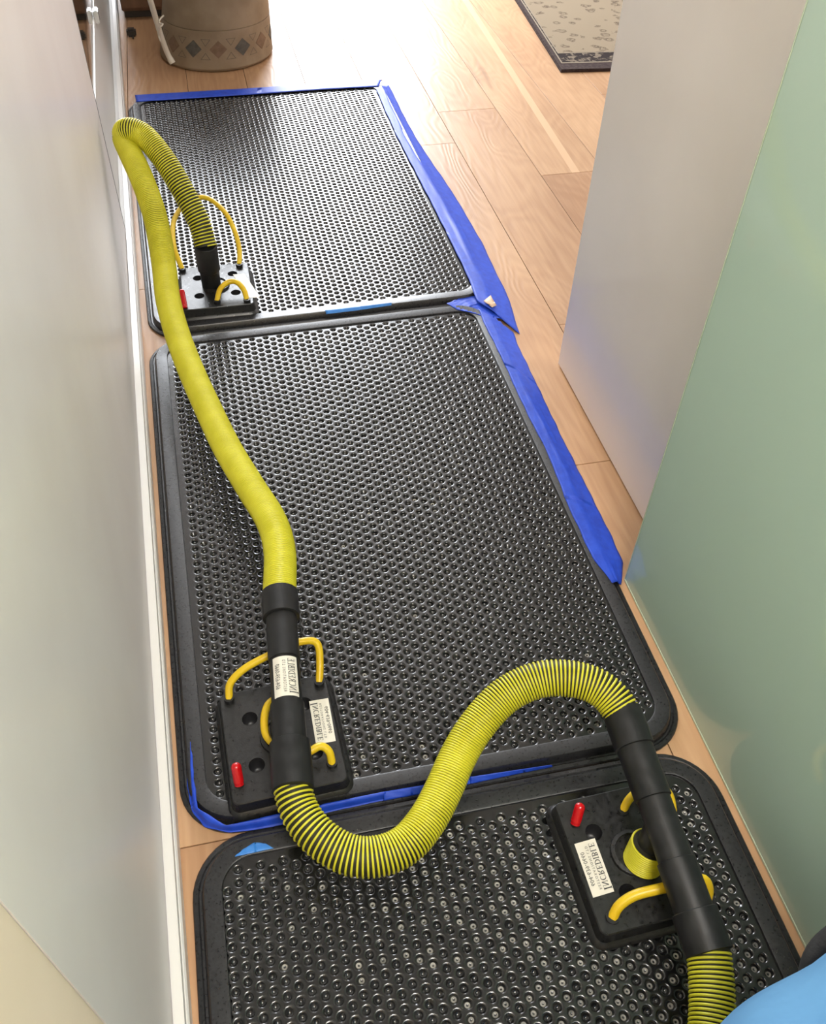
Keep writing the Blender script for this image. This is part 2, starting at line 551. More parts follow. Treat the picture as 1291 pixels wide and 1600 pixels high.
make_mat([(-.2035, 1.862), (.672, 1.874), (.665, 3.300), (-.250, 3.296)],
         'farthest black dimpled floor mat, edged with blue tape below the clay pot', .35)
make_mat([(-.181, .596), (.636, .588), (.640, 1.871), (-.208, 1.856)],
         'middle black dimpled floor mat between the other two, blue tape down its right side', .2,
         glint=lambda x, y: .008 + .14 * math.exp(-((x - .53) / .12) ** 2 - ((y - .60) / .09) ** 2) + .12 * (y < .12))
make_mat([(-.172, -.62), (.632, -.62), (.640, .5865), (-.172, .5945)],
         'nearest black dimpled floor mat, cut off by the bottom edge of the photo', .5,
         glint=lambda x, y: .05 + .62 / (1 + math.exp(-(x - .36 + (y - .95) * .35) * 28)))


# ------------------------------------------------------------------ manifold blocks
def poly_with_holes(outer, holes):
    loops = [[Vector((x, y, 0)) for x, y in outer]] + [[Vector((x, y, 0)) for x, y in h] for h in holes]
    tris = tessellate_polygon(loops)
    flat = [p for l in loops for p in l]
    return flat, [tuple(t) for t in tris]


def circle(cx, cy, r, n=20):
    return [(cx + r * math.cos(2 * PI * i / n), cy + r * math.sin(2 * PI * i / n)) for i in range(n)]


BW, BD, BZ0, BH = .170, .190, .014, .034     # top face size, underside height, block height
HOLES = [(-.044, .042), (.044, .048), (-.044, -.040), (.046, -.040)]


def make_block(px, py, zt, ang, label, group, flipx=1, holes=HOLES, extra=None):
    """block whose top-face centre is seen at pixel px,py; returns root and local->world function"""
    c = at(px, py, zt)
    ca, sa = math.cos(ang), math.sin(ang)

    def W(x, y, z=0.0):          # local, z measured from block top
        return Vector((c.x + ca * x * flipx - sa * y, c.y + sa * x * flipx + ca * y, zt + z))
    root = empty('manifold_block')
    tag(root, label, 'manifold', group)
    outer = rrect(-BW / 2, BW / 2, -BD / 2, BD / 2, .008, 4)
    hl = [circle(x, y, .0125) for x, y in holes]
    flat, tris = poly_with_holes(outer, hl)
    V = [W(p.x, p.y) for p in flat]
    F = [tuple(t) for t in tris]
    m = len(outer)
    # flared, stepped sides
    for off, z in ((.0015, -.0015), (.005, -.020), (.010, -.024), (.0125, -.030)):
        s = len(V)
        V += [W(x, y, z) for x, y in rrect(-BW / 2 - off, BW / 2 + off, -BD / 2 - off, BD / 2 + off, .008 + off, 4)]
        prev = 0 if z == -.0015 else s - m
        for i in range(m):
            j = (i + 1) % m
            F.append((prev + i, prev + j, s + j, s + i))
    body = obj('housing', pymesh('housing', V, F), M_BLOCK, root)
    b = bmesh.new(); b.from_mesh(body.data); bmesh.ops.recalc_face_normals(b, faces=b.faces[:]); b.to_mesh(body.data); b.free()
    smooth_by_angle(body, 30)
    for x, y in holes:
        V, F = [], []
        n = 20
        for r, z in ((.0125, 0), (.0120, -.004), (.0105, -.026), (.004, -.027)):
            V += [W(a, b_, z) for a, b_ in circle(x, y, r, n)]
        for k in range(3):
            for i in range(n):
                j = (i + 1) % n
                F.append((k * n + i, k * n + j, (k + 1) * n + j, (k + 1) * n + i))
        F.append(tuple(range(3 * n, 4 * n)))
        obj('port_hole', pymesh('port_hole', V, F), M_SEAL if True else M_BLOCK, root, True)
    # raised central boss
    V, F, n = [], [], 24
    for r, z in ((.034, .0), (.033, .005), (.0275, .006), (.0265, .003)):
        V += [W(a, b_, z) for a, b_ in circle(0, 0, r, n)]
    for k in range(3):
        for i in range(n):
            j = (i + 1) % n
            F.append((k * n + i, k * n + j, (k + 1) * n + j, (k + 1) * n + i))
    F.append(tuple(range(3 * n, 4 * n)))
    o = obj('boss', pymesh('boss', V, F), M_BLOCK, root); smooth_by_angle(o, 30)
    return root, W


def catmull(pts, n=12):
    P = [Vector(p) for p in pts]
    P = [P[0] * 2 - P[1]] + P + [P[-1] * 2 - P[-2]]
    out = []
    for i in range(1, len(P) - 2):
        for k in range(n):
            t = k / n
            p0, p1, p2, p3 = P[i - 1], P[i], P[i + 1], P[i + 2]
            out.append(.5 * ((2 * p1) + (p2 - p0) * t + (2 * p0 - 5 * p1 + 4 * p2 - p3) * t * t + (3 * p1 - p0 - 3 * p2 + p3) * t ** 3))
    out.append(P[-2])
    return out


def resample(path, step):
    P = np.array([tuple(p) for p in path])
    d = np.linalg.norm(np.diff(P, axis=0), axis=1)
    s = np.concatenate([[0], np.cumsum(d)])
    n = max(int(s[-1] / step), 2)
    t = np.linspace(0, s[-1], n + 1)
    Q = np.column_stack([np.interp(t, s, P[:, k]) for k in range(3)])
    return Q, t


def frames(Q):
    T = np.gradient(Q, axis=0)
    T /= np.linalg.norm(T, axis=1)[:, None]
    up = np.array([0, 0, 1.0]) if abs(T[0][2]) < .9 else np.array([1.0, 0, 0])
    N = np.zeros_like(Q)
    n0 = up - T[0] * up.dot(T[0]); N[0] = n0 / np.linalg.norm(n0)
    for i in range(1, len(Q)):
        v = N[i - 1] - T[i] * N[i - 1].dot(T[i])
        N[i] = v / np.linalg.norm(v)
    B = np.cross(T, N)
    return T, N, B


def sweep(name, path, rad, m, parent=None, seg=16, step=None, caps=True, flat=None):
    Q, t = resample(path, step or .006)
    T, N, B = frames(Q)
    V, F = [], []
    a = np.linspace(0, 2 * PI, seg, endpoint=False)
    for i in range(len(Q)):
        r = rad(t[i] / t[-1]) if callable(rad) else rad
        V.append(Q[i] + r * (np.cos(a)[:, None] * N[i] + np.sin(a)[:, None] * B[i]))
    V = np.vstack(V)
    for i in range(len(Q) - 1):
        for k in range(seg):
            j = (k + 1) % seg
            F.append((i * seg + k, i * seg + j, (i + 1) * seg + j, (i + 1) * seg + k))
    if caps:
        F.append(tuple(range(seg))); F.append(tuple(range(len(V) - seg, len(V))))
    o = obj(name, pymesh(name, V, F), m, parent)
    smooth_by_angle(o, 50)
    return o


def small_tube(px_pts, label, r=.0062, sockets=None):
    """px_pts: list of (px, py, z)"""
    root = empty('suction_tube')
    tag(root, label, 'tube')
    pts = [at(*p) for p in px_pts]
    path = catmull(pts, 10)
    sweep('tube', path, r, M_TUBE, root, 14, .004)
    for p, q in ((pts[0], pts[1]), (pts[-1], pts[-2])):
        sweep('socket', [p - Vector((0, 0, .013)), p + Vector((0, 0, .004))], r * 1.32, M_CUFF, root, 14, .005)
    rebase(root, tuple(pts[0]))
    return root


def cap(px, py, z, px2, py2, z2, label):
    a, b_ = at(px, py, z), at(px2, py2, z2)
    d = (b_ - a)
    L = d.length
    rr = .0078
    ra = lambda t: rr * (.92 if t < .12 else 1.0) * math.sqrt(max(.02, 1 - max(0, (t * L - (L - rr)) / rr) ** 2))
    o = sweep('rubber_cap', [a, b_], ra, M_RED, None, 16, .0012)
    me = o.data
    me.transform(Matrix.Translation(-a)); o.location = a
    tag(o, label, 'cap', 'red caps on the manifold blocks')
    return o


# ------------------------------------------------------------------ print
def stroke(pts, w0, w1=None):
    """polyline to quads, widths w0..w1 (or list)"""
    if len(pts) == 2 and not isinstance(w0, list):
        (xa, ya), (xb, yb) = pts
        pts = [(xa + (xb - xa) * k / 6, ya + (yb - ya) * k / 6) for k in range(7)]
    n = len(pts)
    ws = [w0 + (w1 - w0) * i / (n - 1) for i in range(n)] if w1 is not None and not isinstance(w0, list) else (w0 if isinstance(w0, list) else [w0] * n)
    L, Rr = [], []
    for i, (x, y) in enumerate(pts):
        x0, y0 = pts[max(i - 1, 0)]; x1, y1 = pts[min(i + 1, n - 1)]
        dx, dy = x1 - x0, y1 - y0
        l = math.hypot(dx, dy) or 1
        nx, ny = -dy / l * ws[i] / 2, dx / l * ws[i] / 2
        L.append((x + nx, y + ny)); Rr.append((x - nx, y - ny))
    return [[L[i], L[i + 1], Rr[i + 1], Rr[i]] for i in range(n - 1)]


def bowl(x, y0, y1, d, k=.15, t=.06):
    pts, ws = [], []
    for i in range(9):
        a = -PI / 2 + PI * i / 8
        pts.append((x + d * math.cos(a), (y0 + y1) / 2 + (y1 - y0) / 2 * math.sin(a))); ws.append(t + (k - t) * math.cos(a))
    return stroke(pts, ws)


def stem(x, w=.15, h=1.0, s=.17):
    return stroke([(x, 0), (x, h)], w) + stroke([(x - s, .03), (x + s, .03)], .06) + stroke([(x - s, h - .03), (x + s, h - .03)], .06)


def serif_letter(c):
    if c == 'I': return stem(.18), .40
    if c == 'N': return (stroke([(.16, 0), (.16, 1)], .07) + stroke([(.16, 1), (.78, 0)], .15) + stroke([(.78, 0), (.78, 1)], .07)
                         + stroke([(.02, .03), (.30, .03)], .06) + stroke([(.02, .97), (.2, .97)], .06) + stroke([(.64, .97), (.92, .97)], .06)), .98
    if c == 'C':
        pts, ws = [], []
        for i in range(13):
            a = math.radians(45 + 270 * i / 12)
            pts.append((.45 + .38 * math.cos(a), .5 + .48 * math.sin(a))); ws.append(.06 + .10 * max(0, -math.cos(a)))
        return stroke(pts, ws) + stroke([(.76, .72), (.76, .98)], .05), .84
    if c == 'R': return stem(.18) + bowl(.22, .48, .97, .38) + stroke([(.36, .5), (.80, .0)], .13) + stroke([(.7, .03), (.92, .03)], .06), .90
    if c in 'EL':
        q = stem(.18) + stroke([(.18, .03), (.66, .03)], .06) + stroke([(.66, 0), (.68, .26)], .05)
        if c == 'E': q += stroke([(.18, .97), (.62, .97)], .06) + stroke([(.62, 1), (.63, .76)], .05) + stroke([(.18, .52), (.50, .52)], .06) + stroke([(.50, .40), (.50, .64)], .05)
        return q, .74
    if c == 'D': return stem(.18) + bowl(.24, .03, .97, .56), .92
    if c == 'B': return stem(.18) + bowl(.22, .52, .97, .34) + bowl(.22, .03, .52, .42), .78
    return [], .4


def serif_text(s, h, width):
    Q, x = [], 0.0
    for i, c in enumerate(s):
        q, adv = serif_letter(c)
        k = 1.35 if i == 0 else 1.0
        Q += [[(x + a * k, b_ * k) for a, b_ in quad] for quad in q]
        x += adv * k + .05
    sx = width / x
    return [[(a * sx, b_ * h) for a, b_ in quad] for quad in Q]


def sans_text(s, h, width, spacing=1.0):
    cu = bpy.data.curves.new('print_source', 'FONT')
    cu.body = s
    cu.size = 1.0
    cu.space_character = spacing
    cu.resolution_u = 2
    o = bpy.data.objects.new('print_source', cu)
    C.objects.link(o)
    bpy.context.view_layer.update()
    me = o.to_mesh()
    vs = [tuple(v.co[:2]) for v in me.vertices]
    fs = [[vs[i] for i in p.vertices] for p in me.polygons]
    o.to_mesh_clear()
    C.objects.unlink(o)
    bpy.data.objects.remove(o)
    x0 = min(v[0] for v in vs); x1 = max(v[0] for v in vs); y1 = max(v[1] for v in vs); y0 = min(v[1] for v in vs)
    sx, sy = width / (x1 - x0), h / (y1 - y0)
    return [[((a - x0) * sx, (b_ - y0) * sy) for a, b_ in f] for f in fs]


def print_on(label_obj, fn, L, Wd):
    """label is L long (reading direction) and Wd tall; fn(u,v) maps 0..1 (reading, up) to world, print already mirrored by fn"""
    groups = [('title', serif_text('INCREDIBLE', Wd * .27, L * .88), .06, .60),
              ('subtitle', sans_text('RESTORATIONS LTD', Wd * .115, L * .80, 1.45), .10, .40),
              ('telephone_number', sans_text('604-639-0660', Wd * .19, L * .62, 1.05), .19, .10)]
    for nm, polys, u0, v0 in groups:
        V, F = [], []
        for q in polys:
            F.append(tuple(range(len(V), len(V) + len(q))))
            V += [fn(u0 + a / L, v0 + b_ / Wd, .0005) for a, b_ in q]
        # single-sided print film, facing up
        o = obj(nm, pymesh(nm, V, F), M_INK, label_obj)
    return label_obj


def flat_label(p0, pL, pW, parent, text=True, name='paper_label'):
    """p0 = text origin corner (bottom-left of the print), pL = end of reading direction, pW = top side corner"""
    U, Vv = pL - p0, pW - p0
    up = Vector((0, 0, 1))
    fn = lambda u, v, h=0.0: p0 + U * u + Vv * v + up * (h + .0006)
    V = [fn(0, 0), fn(1, 0), fn(1, 1), fn(0, 1), fn(0, 0, -.0005), fn(1, 0, -.0005), fn(1, 1, -.0005), fn(0, 1, -.0005)]
    F = [(0, 1, 2, 3), (4, 5, 6, 7), (0, 1, 5, 4), (1, 2, 6, 5), (2, 3, 7, 6), (3, 0, 4, 7)]
    b = bmesh.new()
    me = pymesh(name, V, F); b.from_mesh(me)
    o = obj(name, b, M_LABEL, parent)
    if text: print_on(o, fn, U.length, Vv.length)
    return o


# ------------------------------------------------------------------ blocks, one on each mat
ZT = .046
GB = 'black manifold blocks on the mats'
blk1, W1 = make_block(338, 446, ZT, -.01, 'manifold block on the farthest mat, lit pale grey, with one upright pipe', GB)
flat_label(at(364, 429, ZT), at(384, 466, ZT) + Vector((.006, 0, 0)), at(382, 428, ZT), blk1, text=False)['label'] = 'cream sticker'
blk2, W2 = make_block(440, 1150, ZT, .035, 'manifold block on the middle mat, red cap at its near left corner', GB)
flat_label(at(513, 1091, ZT), at(525, 1158, ZT), at(483, 1096, ZT), blk2)['label'] = 'white sticker with mirrored lettering'
blk3, W3 = make_block(990, 1333, ZT, .02, 'manifold block on the nearest mat, yellow sleeve standing in it', GB,
                      holes=[(-.044, .042), (.050, .048), (-.030, -.050), (.052, -.045)])
flat_label(at(927, 1403, ZT), at(897.6, 1319, ZT), at(960, 1393, ZT), blk3)['label'] = 'cream sticker with mirrored lettering'
for bl, W in ((blk1, W1), (blk2, W2), (blk3, W3)):
    p = W(0, 0)
    rebase(bl, (p.x, p.y, ZS))


# ------------------------------------------------------------------ ribbed hoses
def hose(label, px_pts, pitch, R=.0262, wire=.00175, group=None, dark=True):
    """px_pts (px,py,z) or Vectors; pitch(t) metres per turn, t = 0..1 along the hose"""
    pts = [p if isinstance(p, Vector) else at(*p) for p in px_pts]
    path = catmull(pts, 16)
    Q, s = resample(path, .004)
    # smooth the sampled centre line a little
    for _ in range(6):
        Q[1:-1] = .25 * Q[:-2] + .5 * Q[1:-1] + .25 * Q[2:]
    T, N, B = frames(Q)
    total = s[-1]
    root = empty('vacuum_hose')
    tag(root, label, 'hose', group or 'yellow ribbed vacuum hoses')
    SEG = 22
    ss, ph, x, phi = [0.0], [0.0], 0.0, 0.0
    while x < total:
        p = pitch(x / total)
        x += p / SEG; phi += 2 * PI / SEG
        ss.append(min(x, total)); ph.append(phi)
    ss, ph = np.array(ss), np.array(ph)
    ip = lambda A: np.column_stack([np.interp(ss, s, A[:, k]) for k in range(3)])
    c, t, n = ip(Q), ip(T), ip(N)
    t /= np.linalg.norm(t, axis=1)[:, None]
    n -= t * np.sum(n * t, axis=1)[:, None]; n /= np.linalg.norm(n, axis=1)[:, None]
    b = np.cross(t, n)
    er = np.cos(ph)[:, None] * n + np.sin(ph)[:, None] * b
    k = 6
    V = np.zeros((len(ss), k, 3))
    for i in range(k):
        a = 2 * PI * i / k
        V[:, i] = c + er * (R + wire * math.cos(a)) + t * (wire * 1.02 * math.sin(a))
    V = V.reshape(-1, 3)
    idx = np.arange(len(ss) - 1)[:, None] * k
    F = []
    for i in range(k):
        j = (i + 1) % k
        q = np.hstack([idx + i, idx + j, idx + k + j, idx + k + i])
        F.append(q[:, [0, 1, 2]]); F.append(q[:, [0, 2, 3]])
    F = np.vstack(F)
    obj('ribbed_coil', fast_mesh('ribbed_coil', V, F), M_HOSE, root)
    sweep('liner', [Vector(q) for q in Q], R - wire * .45, M_LINER, root, 24, .006)
    rebase(root, tuple(pts[0]))
    return root


def lathe_axis(name, A, Bp, prof, m, parent, seg=32):
    """prof: list of (t along A->B, radius)"""
    d = Bp - A
    T = d.normalized()
    up = Vector((0, 0, 1)) if abs(T.z) < .9 else Vector((1, 0, 0))
    N = (up - T * up.dot(T)).normalized(); B = T.cross(N)
    V, F = [], []
    for t, r in prof:
        c = A + d * t
        V += [c + (N * math.cos(2 * PI * i / seg) + B * math.sin(2 * PI * i / seg)) * r for i in range(seg)]
    for k in range(len(prof) - 1):
        for i in range(seg):
            j = (i + 1) % seg
            F.append((k * seg + i, k * seg + j, (k + 1) * seg + j, (k + 1) * seg + i))
    F.append(tuple(range(seg))); F.append(tuple(range(len(V) - seg, len(V))))
    o = obj(name, pymesh(name, V, F), m, parent)
    smooth_by_angle(o, 35)
    return o, T, N, B


def cuff_prof(t0, t1, r, e=.012):
    return [(t0, r - .002), (t0 + e * .3, r), (t1 - e * .3, r), (t1, r - .002)]


def tee(label, pa, pb, parts, leg_to, group='black hose tees over the blocks'):
    """parts: (name, t0, t1, radius); leg_to: world point of port"""
    A, Bp = at(*pa), at(*pb)
    root = empty('hose_tee')
    tag(root, label, 'pipe fitting', group)
    tees = {}
    for nm, t0, t1, r in parts:
        tees[nm] = lathe_axis(nm, A, Bp, cuff_prof(t0, t1, r), M_CUFF, root)
    if leg_to is not None:
        t_leg, foot = leg_to
        c = A.lerp(Bp, t_leg)
        sweep('leg_pipe', [c, foot], .0205, M_CUFF, root, 28, .01)
        sweep('leg_collar', [foot + (c - foot) * .10, foot + (c - foot) * .42], .0232, M_CUFF, root, 28, .01)
    rebase(root, tuple(A.lerp(Bp, .5)))
    return root, A, Bp


# tee over the middle block
ZA, ZB_ = .135, .115
port2 = W2(0.0, 0.0, .004)
tee2, A2, B2 = tee('black straight hose tee with a mirrored sticker, over the middle mat block',
                   (437, 926, ZA), (458, 1236, ZB_),
                   [('upper_cuff', 0, .150, .0300), ('reducer', .148, .385, .0250), ('tee_body', .37, .62, .0232),
                    ('sleeve', .60, .80, .0255), ('lower_cuff', .785, 1.0, .0300)], (.68, port2))


def pipe_label(A, Bp, t0, t1, r, a0, a1, parent):
    """curved label on a pipe. reading runs from near end (t1) to far (t0)"""
    d = Bp - A
    T = d.normalized()
    mid = A.lerp(Bp, (t0 + t1) / 2)
    view = (Vector((0, 0, H)) - mid)
    N = (view - T * view.dot(T)).normalized()      # fixed direction on the pipe where the sticker sits
    S = T.cross(N)
    if S.x < 0: S = -S

    def fn(u, v, h=0.0):
        a = math.radians(a0 + (a1 - a0) * v)
        c = A + d * (t1 + (t0 - t1) * u)
        return c + (N * math.cos(a) + S * math.sin(a)) * (r + .0005 + h)
    V, F, n = [], [], 28
    for hh in (0, -.0004):
        for i in range(n + 1):
            V += [fn(0, i / n, hh), fn(1, i / n, hh)]
    for i in range(n):
        F.append((2 * i, 2 * i + 1, 2 * i + 3, 2 * i + 2))
        k = 2 * (n + 1)
        F.append((k + 2 * i, k + 2 * i + 1, k + 2 * i + 3, k + 2 * i + 2))
    o = obj('paper_label', pymesh('paper_label', V, F), M_LABEL, parent)
    print_on(o, fn, (d * (t1 - t0)).length, r * math.radians(a1 - a0))
    o['label'] = 'white sticker with mirrored lettering'
    return o


pl = pipe_label(A2, B2, .395, .595, .0232, -48, 52, tee2)
pl.location = pl.location - tee2.location

# tee over the nearest block
tee3, A3, B3 = tee('long black slanting hose tee in front of the green glass, over the nearest mat block',
                   (971, 1110, .155), (1109, 1490, .105),
                   [('upper_cuff', 0, .175, .0290), ('reducer', .17, .40, .0262), ('tee_body', .39, .665, .0238),
                    ('sleeve', .65, .855, .0262), ('lower_cuff', .845, 1.0, .0305)], (.50, at(1006, 1345, ZT)))
sl = bpy.data.objects.new('sleeve_root', None)
foot3 = at(1004, 1347, ZT)
top3 = A3.lerp(B3, .50)
sdir = (top3 - foot3)
sleeve = empty('hose_sleeve')
tag(sleeve, 'short bright yellow ribbed hose sleeve standing upright on the nearest block', 'hose')


def ring_sleeve(root, foot, top, R, n, wire):
    d = top - foot
    T = d.normalized()
    for _ in (0,):
        N = T.orthogonal().normalized(); B = T.cross(N)
        V, F, seg, k = [], [], 32, 6
        L = d.length
        for r_ in range(n):
            c = foot + T * (L * (r_ + .5) / n)
            base = len(V)
            for i in range(seg):
                a = 2 * PI * i / seg
                e = N * math.cos(a) + B * math.sin(a)
                for j in range(k):
                    q = 2 * PI * j / k
                    V.append(c + e * (R + wire * math.cos(q)) + T * wire * math.sin(q))
            for i in range(seg):
                for j in range(k):
                    F.append((base + i * k + j, base + ((i + 1) % seg) * k + j, base + ((i + 1) % seg) * k + (j + 1) % k, base + i * k + (j + 1) % k))
        obj('ribbed_coil', pymesh('ribbed_coil', V, F), M_HOSE, root, True)
        lathe_axis('liner', foot, top, [(0, R - wire * .8), (1, R - wire * .8)], M_LINER, root)


ring_sleeve(sleeve, foot3, foot3 + sdir.normalized() * .040, .0268, 11, .0018)
rebase(sleeve, tuple(foot3))

# upright pipe on the farthest block
foot1, top1 = at(331, 447, ZT), at(321, 384, .165)
up1 = empty('hose_cuff')
tag(up1, 'upright black pipe cuff rising from the farthest manifold block', 'pipe fitting')
lathe_axis('lower_pipe', foot1, top1, [(0, .0222), (.02, .0236), (.5, .0240), (.52, .0240)], M_CUFF, up1)
lathe_axis('upper_cuff', foot1, top1, [(.42, .0252), (.44, .0272), (1.0, .0278), (1.02, .0262)], M_CUFF, up1)
rebase(up1, tuple(foot1))


def pw(*kv):
    xs, ys = [a for a, _ in kv], [b_ for _, b_ in kv]
    return lambda t: float(np.interp(t, xs, ys))


hose('long yellow ribbed hose looping off the left wall and running down to the middle block',
     [(322, 386, .160), (312, 350, .205), (288, 302, .262), (258, 252, .318), (225, 212, .362), (201, 203, .372), (193, 213, .350), (203, 238, .330),
      (222, 280, .300), (240, 330, .262), (250, 375, .222), (257, 420, .185), (263, 470, .158), (278, 525, .140), (299, 580, .130),
      (325, 638, .125), (355, 700, .125), (392, 762, .128), (423, 812, .132), (437, 860, .135), (437, 930, .135)],
     pw((0, .0076), (.09, .0070), (.14, .0052), (.18, .0037), (.26, .0037), (.30, .0045), (.38, .0041), (.45, .0038), (.9, .0038), (1, .0040)),
     group='yellow ribbed vacuum hoses')
hose('s-curved yellow ribbed hose linking the two black tees in the foreground',
     [(457, 1230, .113), (468, 1268, .105), (496, 1306, .098), (540, 1334, .092), (585, 1339, .090), (632, 1322, .090), (668, 1281, .092), (694, 1232, .098), (716, 1182, .108),
      (746, 1133, .125), (788, 1088, .145), (838, 1063, .160), (888, 1060, .168), (930, 1071, .168), (957, 1092, .162), (973, 1116, .155)],
     pw((0, .0074), (.12, .0074), (.25, .0056), (.36, .0042), (.55, .0038), (.68, .0046), (.8, .0056), (1, .0062)))
hose('short yellow ribbed hose leaving the bottom edge of the photo beside blue fabric',
     [(1107, 1484, .105), (1111, 1520, .100), (1113, 1560, .095), (1112, 1610, .090), (1106, 1680, .085), (1090, 1760, .085)],
     pw((0, .0056), (1, .0050)), R=.0268)

# ------------------------------------------------------------------ little yellow tubes and red caps
small_tube([(358, 1092, .050), (360, 1068, .066), (382, 1045, .082), (420, 1024, .092), (455, 1007, .096), (484, 1001, .092), (497, 1008, .084), (500, 1034, .066), (499, 1066, .050)],
           'yellow tube arching behind the tee at the back edge of the middle block')
small_tube([(466, 1108, .050), (462, 1094, .062), (440, 1090, .068), (420, 1100, .070), (413, 1125, .070), (418, 1152, .070), (445, 1172, .070), (478, 1176, .072), (500, 1166, .072), (514, 1174, .064), (519, 1193, .048)],
           'yellow tube curling under the tee to the near right corner of the middle block')
small_tube([(285, 421, .050), (272, 385, .085), (272, 345, .110), (292, 316, .130), (322, 309, .135), (350, 330, .120), (367, 362, .092), (374, 390, .068), (374, 414, .050)],
           'tall yellow tube arching behind the upright pipe on the farthest block', .0066)
small_tube([(339, 471, .050), (344, 452, .066), (357, 441, .074), (370, 441, .074), (381, 453, .064), (386, 469, .050)],
           'small yellow tube hoop at the front of the farthest block', .0066)
small_tube([(974, 1266, .050), (984, 1248, .062), (1004, 1232, .070), (1030, 1228, .072), (1046, 1242, .064), (1052, 1268, .050)],
           'short yellow tube ducking under the tee at the back of the nearest block')
small_tube([(957, 1434, .046), (968, 1415, .058), (992, 1399, .068), (1030, 1389, .074), (1070, 1380, .078), (1098, 1374, .078), (1107, 1388, .066), (1104, 1408, .048)],
           'yellow tube crossing the near part of the nearest block under the tee', .0072)
cap(374, 1226, .046, 368, 1192, .076, 'upright red rubber cap at the near left corner of the middle block')
cap(899, 1287, .046, 908, 1255, .074, 'tilted red rubber cap on the nearest block beside its sticker')
cap(289, 482, .046, 283, 452, .074, 'red rubber cap on the farthest block, half behind the yellow hose')


# ------------------------------------------------------------------ blue tape
def tape(label, inner, outer, zi, zo, m=None, folds=((.32, .0035, .05), (.55, .0025, .04)), n=90, nw=14, group=None, thick=.0005, seed=0, name='tape_strip', wr=.0006,
         drape=([0, .35, .5, .68, .82, 1], [None, None, .0165, .0108, .0075, -1])):
    """inner / outer: pixel polylines on the mat side and the floor side"""
    rnd = random.Random(seed)
    A = [at(x, y, zi) for x, y in inner]; B = [at(x, y, zo) for x, y in outer]

    def samp(P, n):
        q, _ = resample(P, 1e-4 + sum((P[i + 1] - P[i]).length for i in range(len(P) - 1)) / n)
        k = np.linspace(0, len(q) - 1, n + 1)
        return [Vector(q[int(round(i))]) for i in k]
    A, B = samp(A, n), samp(B, n)
    V, F = [], []
    ph = [rnd.uniform(0, 6.28) for _ in range(8)]
    for i in range(n + 1):
        s = i / n
        for j in range(nw + 1):
            t = j / nw
            p = A[i].lerp(B[i], t)
            # drapes off the rim down to the floor
            if zi > zo + .012:
                z = float(np.interp(t, drape[0], [zi if q is None else (zo if q < 0 else q) for q in drape[1]]))
            else:
                z = zi + (zo - zi) * t
            for c, h, w_ in folds:
                cc = c + .05 * math.sin(s * 7 + ph[0]) + .02 * math.sin(s * 23 + ph[1])
                z += h * math.exp(-((t - cc) / w_) ** 2) * (.6 + .4 * math.sin(s * 11 + ph[2]))
            z += wr * .6 * math.sin(s * 60 + t * 9 + ph[3]) * math.sin(t * 17 + ph[4]) * (t > .02)
            ed = .0005 * (math.sin(s * 47 + ph[5]) + math.sin(s * 91 + ph[6])) if j in (0, nw) else 0
            V.append(Vector((p.x + ed, p.y, max(z, .0012))))
    for i in range(n):
        for j in range(nw):
            a = i * (nw + 1) + j
            F.append((a, a + 1, a + nw + 2, a + nw + 1))
    o = obj(name, pymesh(name, V, F), m or M_TAPE, None, True)
    c = sum(V, Vector()) / len(V)
    o.data.transform(Matrix.Translation(-c)); o.location = c
    so = o.modifiers.new('thickness', 'SOLIDIFY'); so.thickness = thick; so.offset = 1
    tag(o, label, 'tape', group or 'blue painter tape strips on the mats')
    return o


tape('blue tape strip along the far edge of the farthest mat',
     [(213, 159), (300, 153.5), (400, 147), (500, 140), (592, 135)], [(211, 150), (300, 145), (400, 139), (500, 132), (598, 126)], ZR + .0015, .0075, folds=(), nw=8, seed=1, drape=([0, .6, .8, 1], [None, None, .019, -1]))
tape('creased blue tape strip down the right side of the farthest mat',
     [(588, 139), (600, 168), (622, 216), (650, 270), (682, 332), (711, 390), (733, 436), (745, 470)],
     [(608, 133), (636, 190), (658, 228), (711, 306), (752, 376), (797, 470), (811, 519), (812, 522)], ZR + .001, .0018, folds=((.42, .006, .030), (.56, .004, .022)), seed=2, n=120)
tape('creased blue tape strip down the right side of the middle mat, ending at green glass',
     [(747, 482), (757, 506), (782, 555), (819, 636), (856, 708), (890, 795), (927, 873), (957, 911)],
     [(802, 519), (810, 540), (840, 602), (878, 682), (931, 788), (958, 842), (974, 878), (971, 914)], ZR + .001, .0024, folds=((.44, .006, .030), (.60, .004, .022), (.78, .002, .03)), seed=3, n=120)
tape('torn blue tape patch over the notch between the farthest and middle mats',
     [(698, 474), (715, 484), (735, 488), (757, 494)], [(722, 466), (745, 456), (762, 463), (790, 500)], ZR + .001, .010, folds=((.4, .004, .08), (.7, .003, .08)), n=30, seed=4, wr=.001)
tape('bare tan scrap of tape backing on the torn blue patch',
     [(756, 470), (762, 474), (769, 480)], [(767, 461), (771, 468), (776, 477)], .026, .022, m=mat('tan_scrap', (.70, .50, .34), .6), folds=(), n=4, nw=3, seed=5, wr=0,
     group='scraps')['group'] = 'torn tape scraps'
tape('curved blue tape strip round the near left corner of the middle mat',
     [(298.5, 1161), (302, 1200), (306, 1240), (309, 1262), (330, 1276), (353, 1290), (395, 1281), (440, 1270), (507, 1256), (603, 1236.5)],
     [(297.5, 1161), (293, 1200), (293, 1235), (299, 1265), (318, 1292), (358, 1301), (398, 1297), (440, 1289), (515, 1269), (603, 1250)], ZR + .0012, .0085, folds=(), nw=6, seed=6)
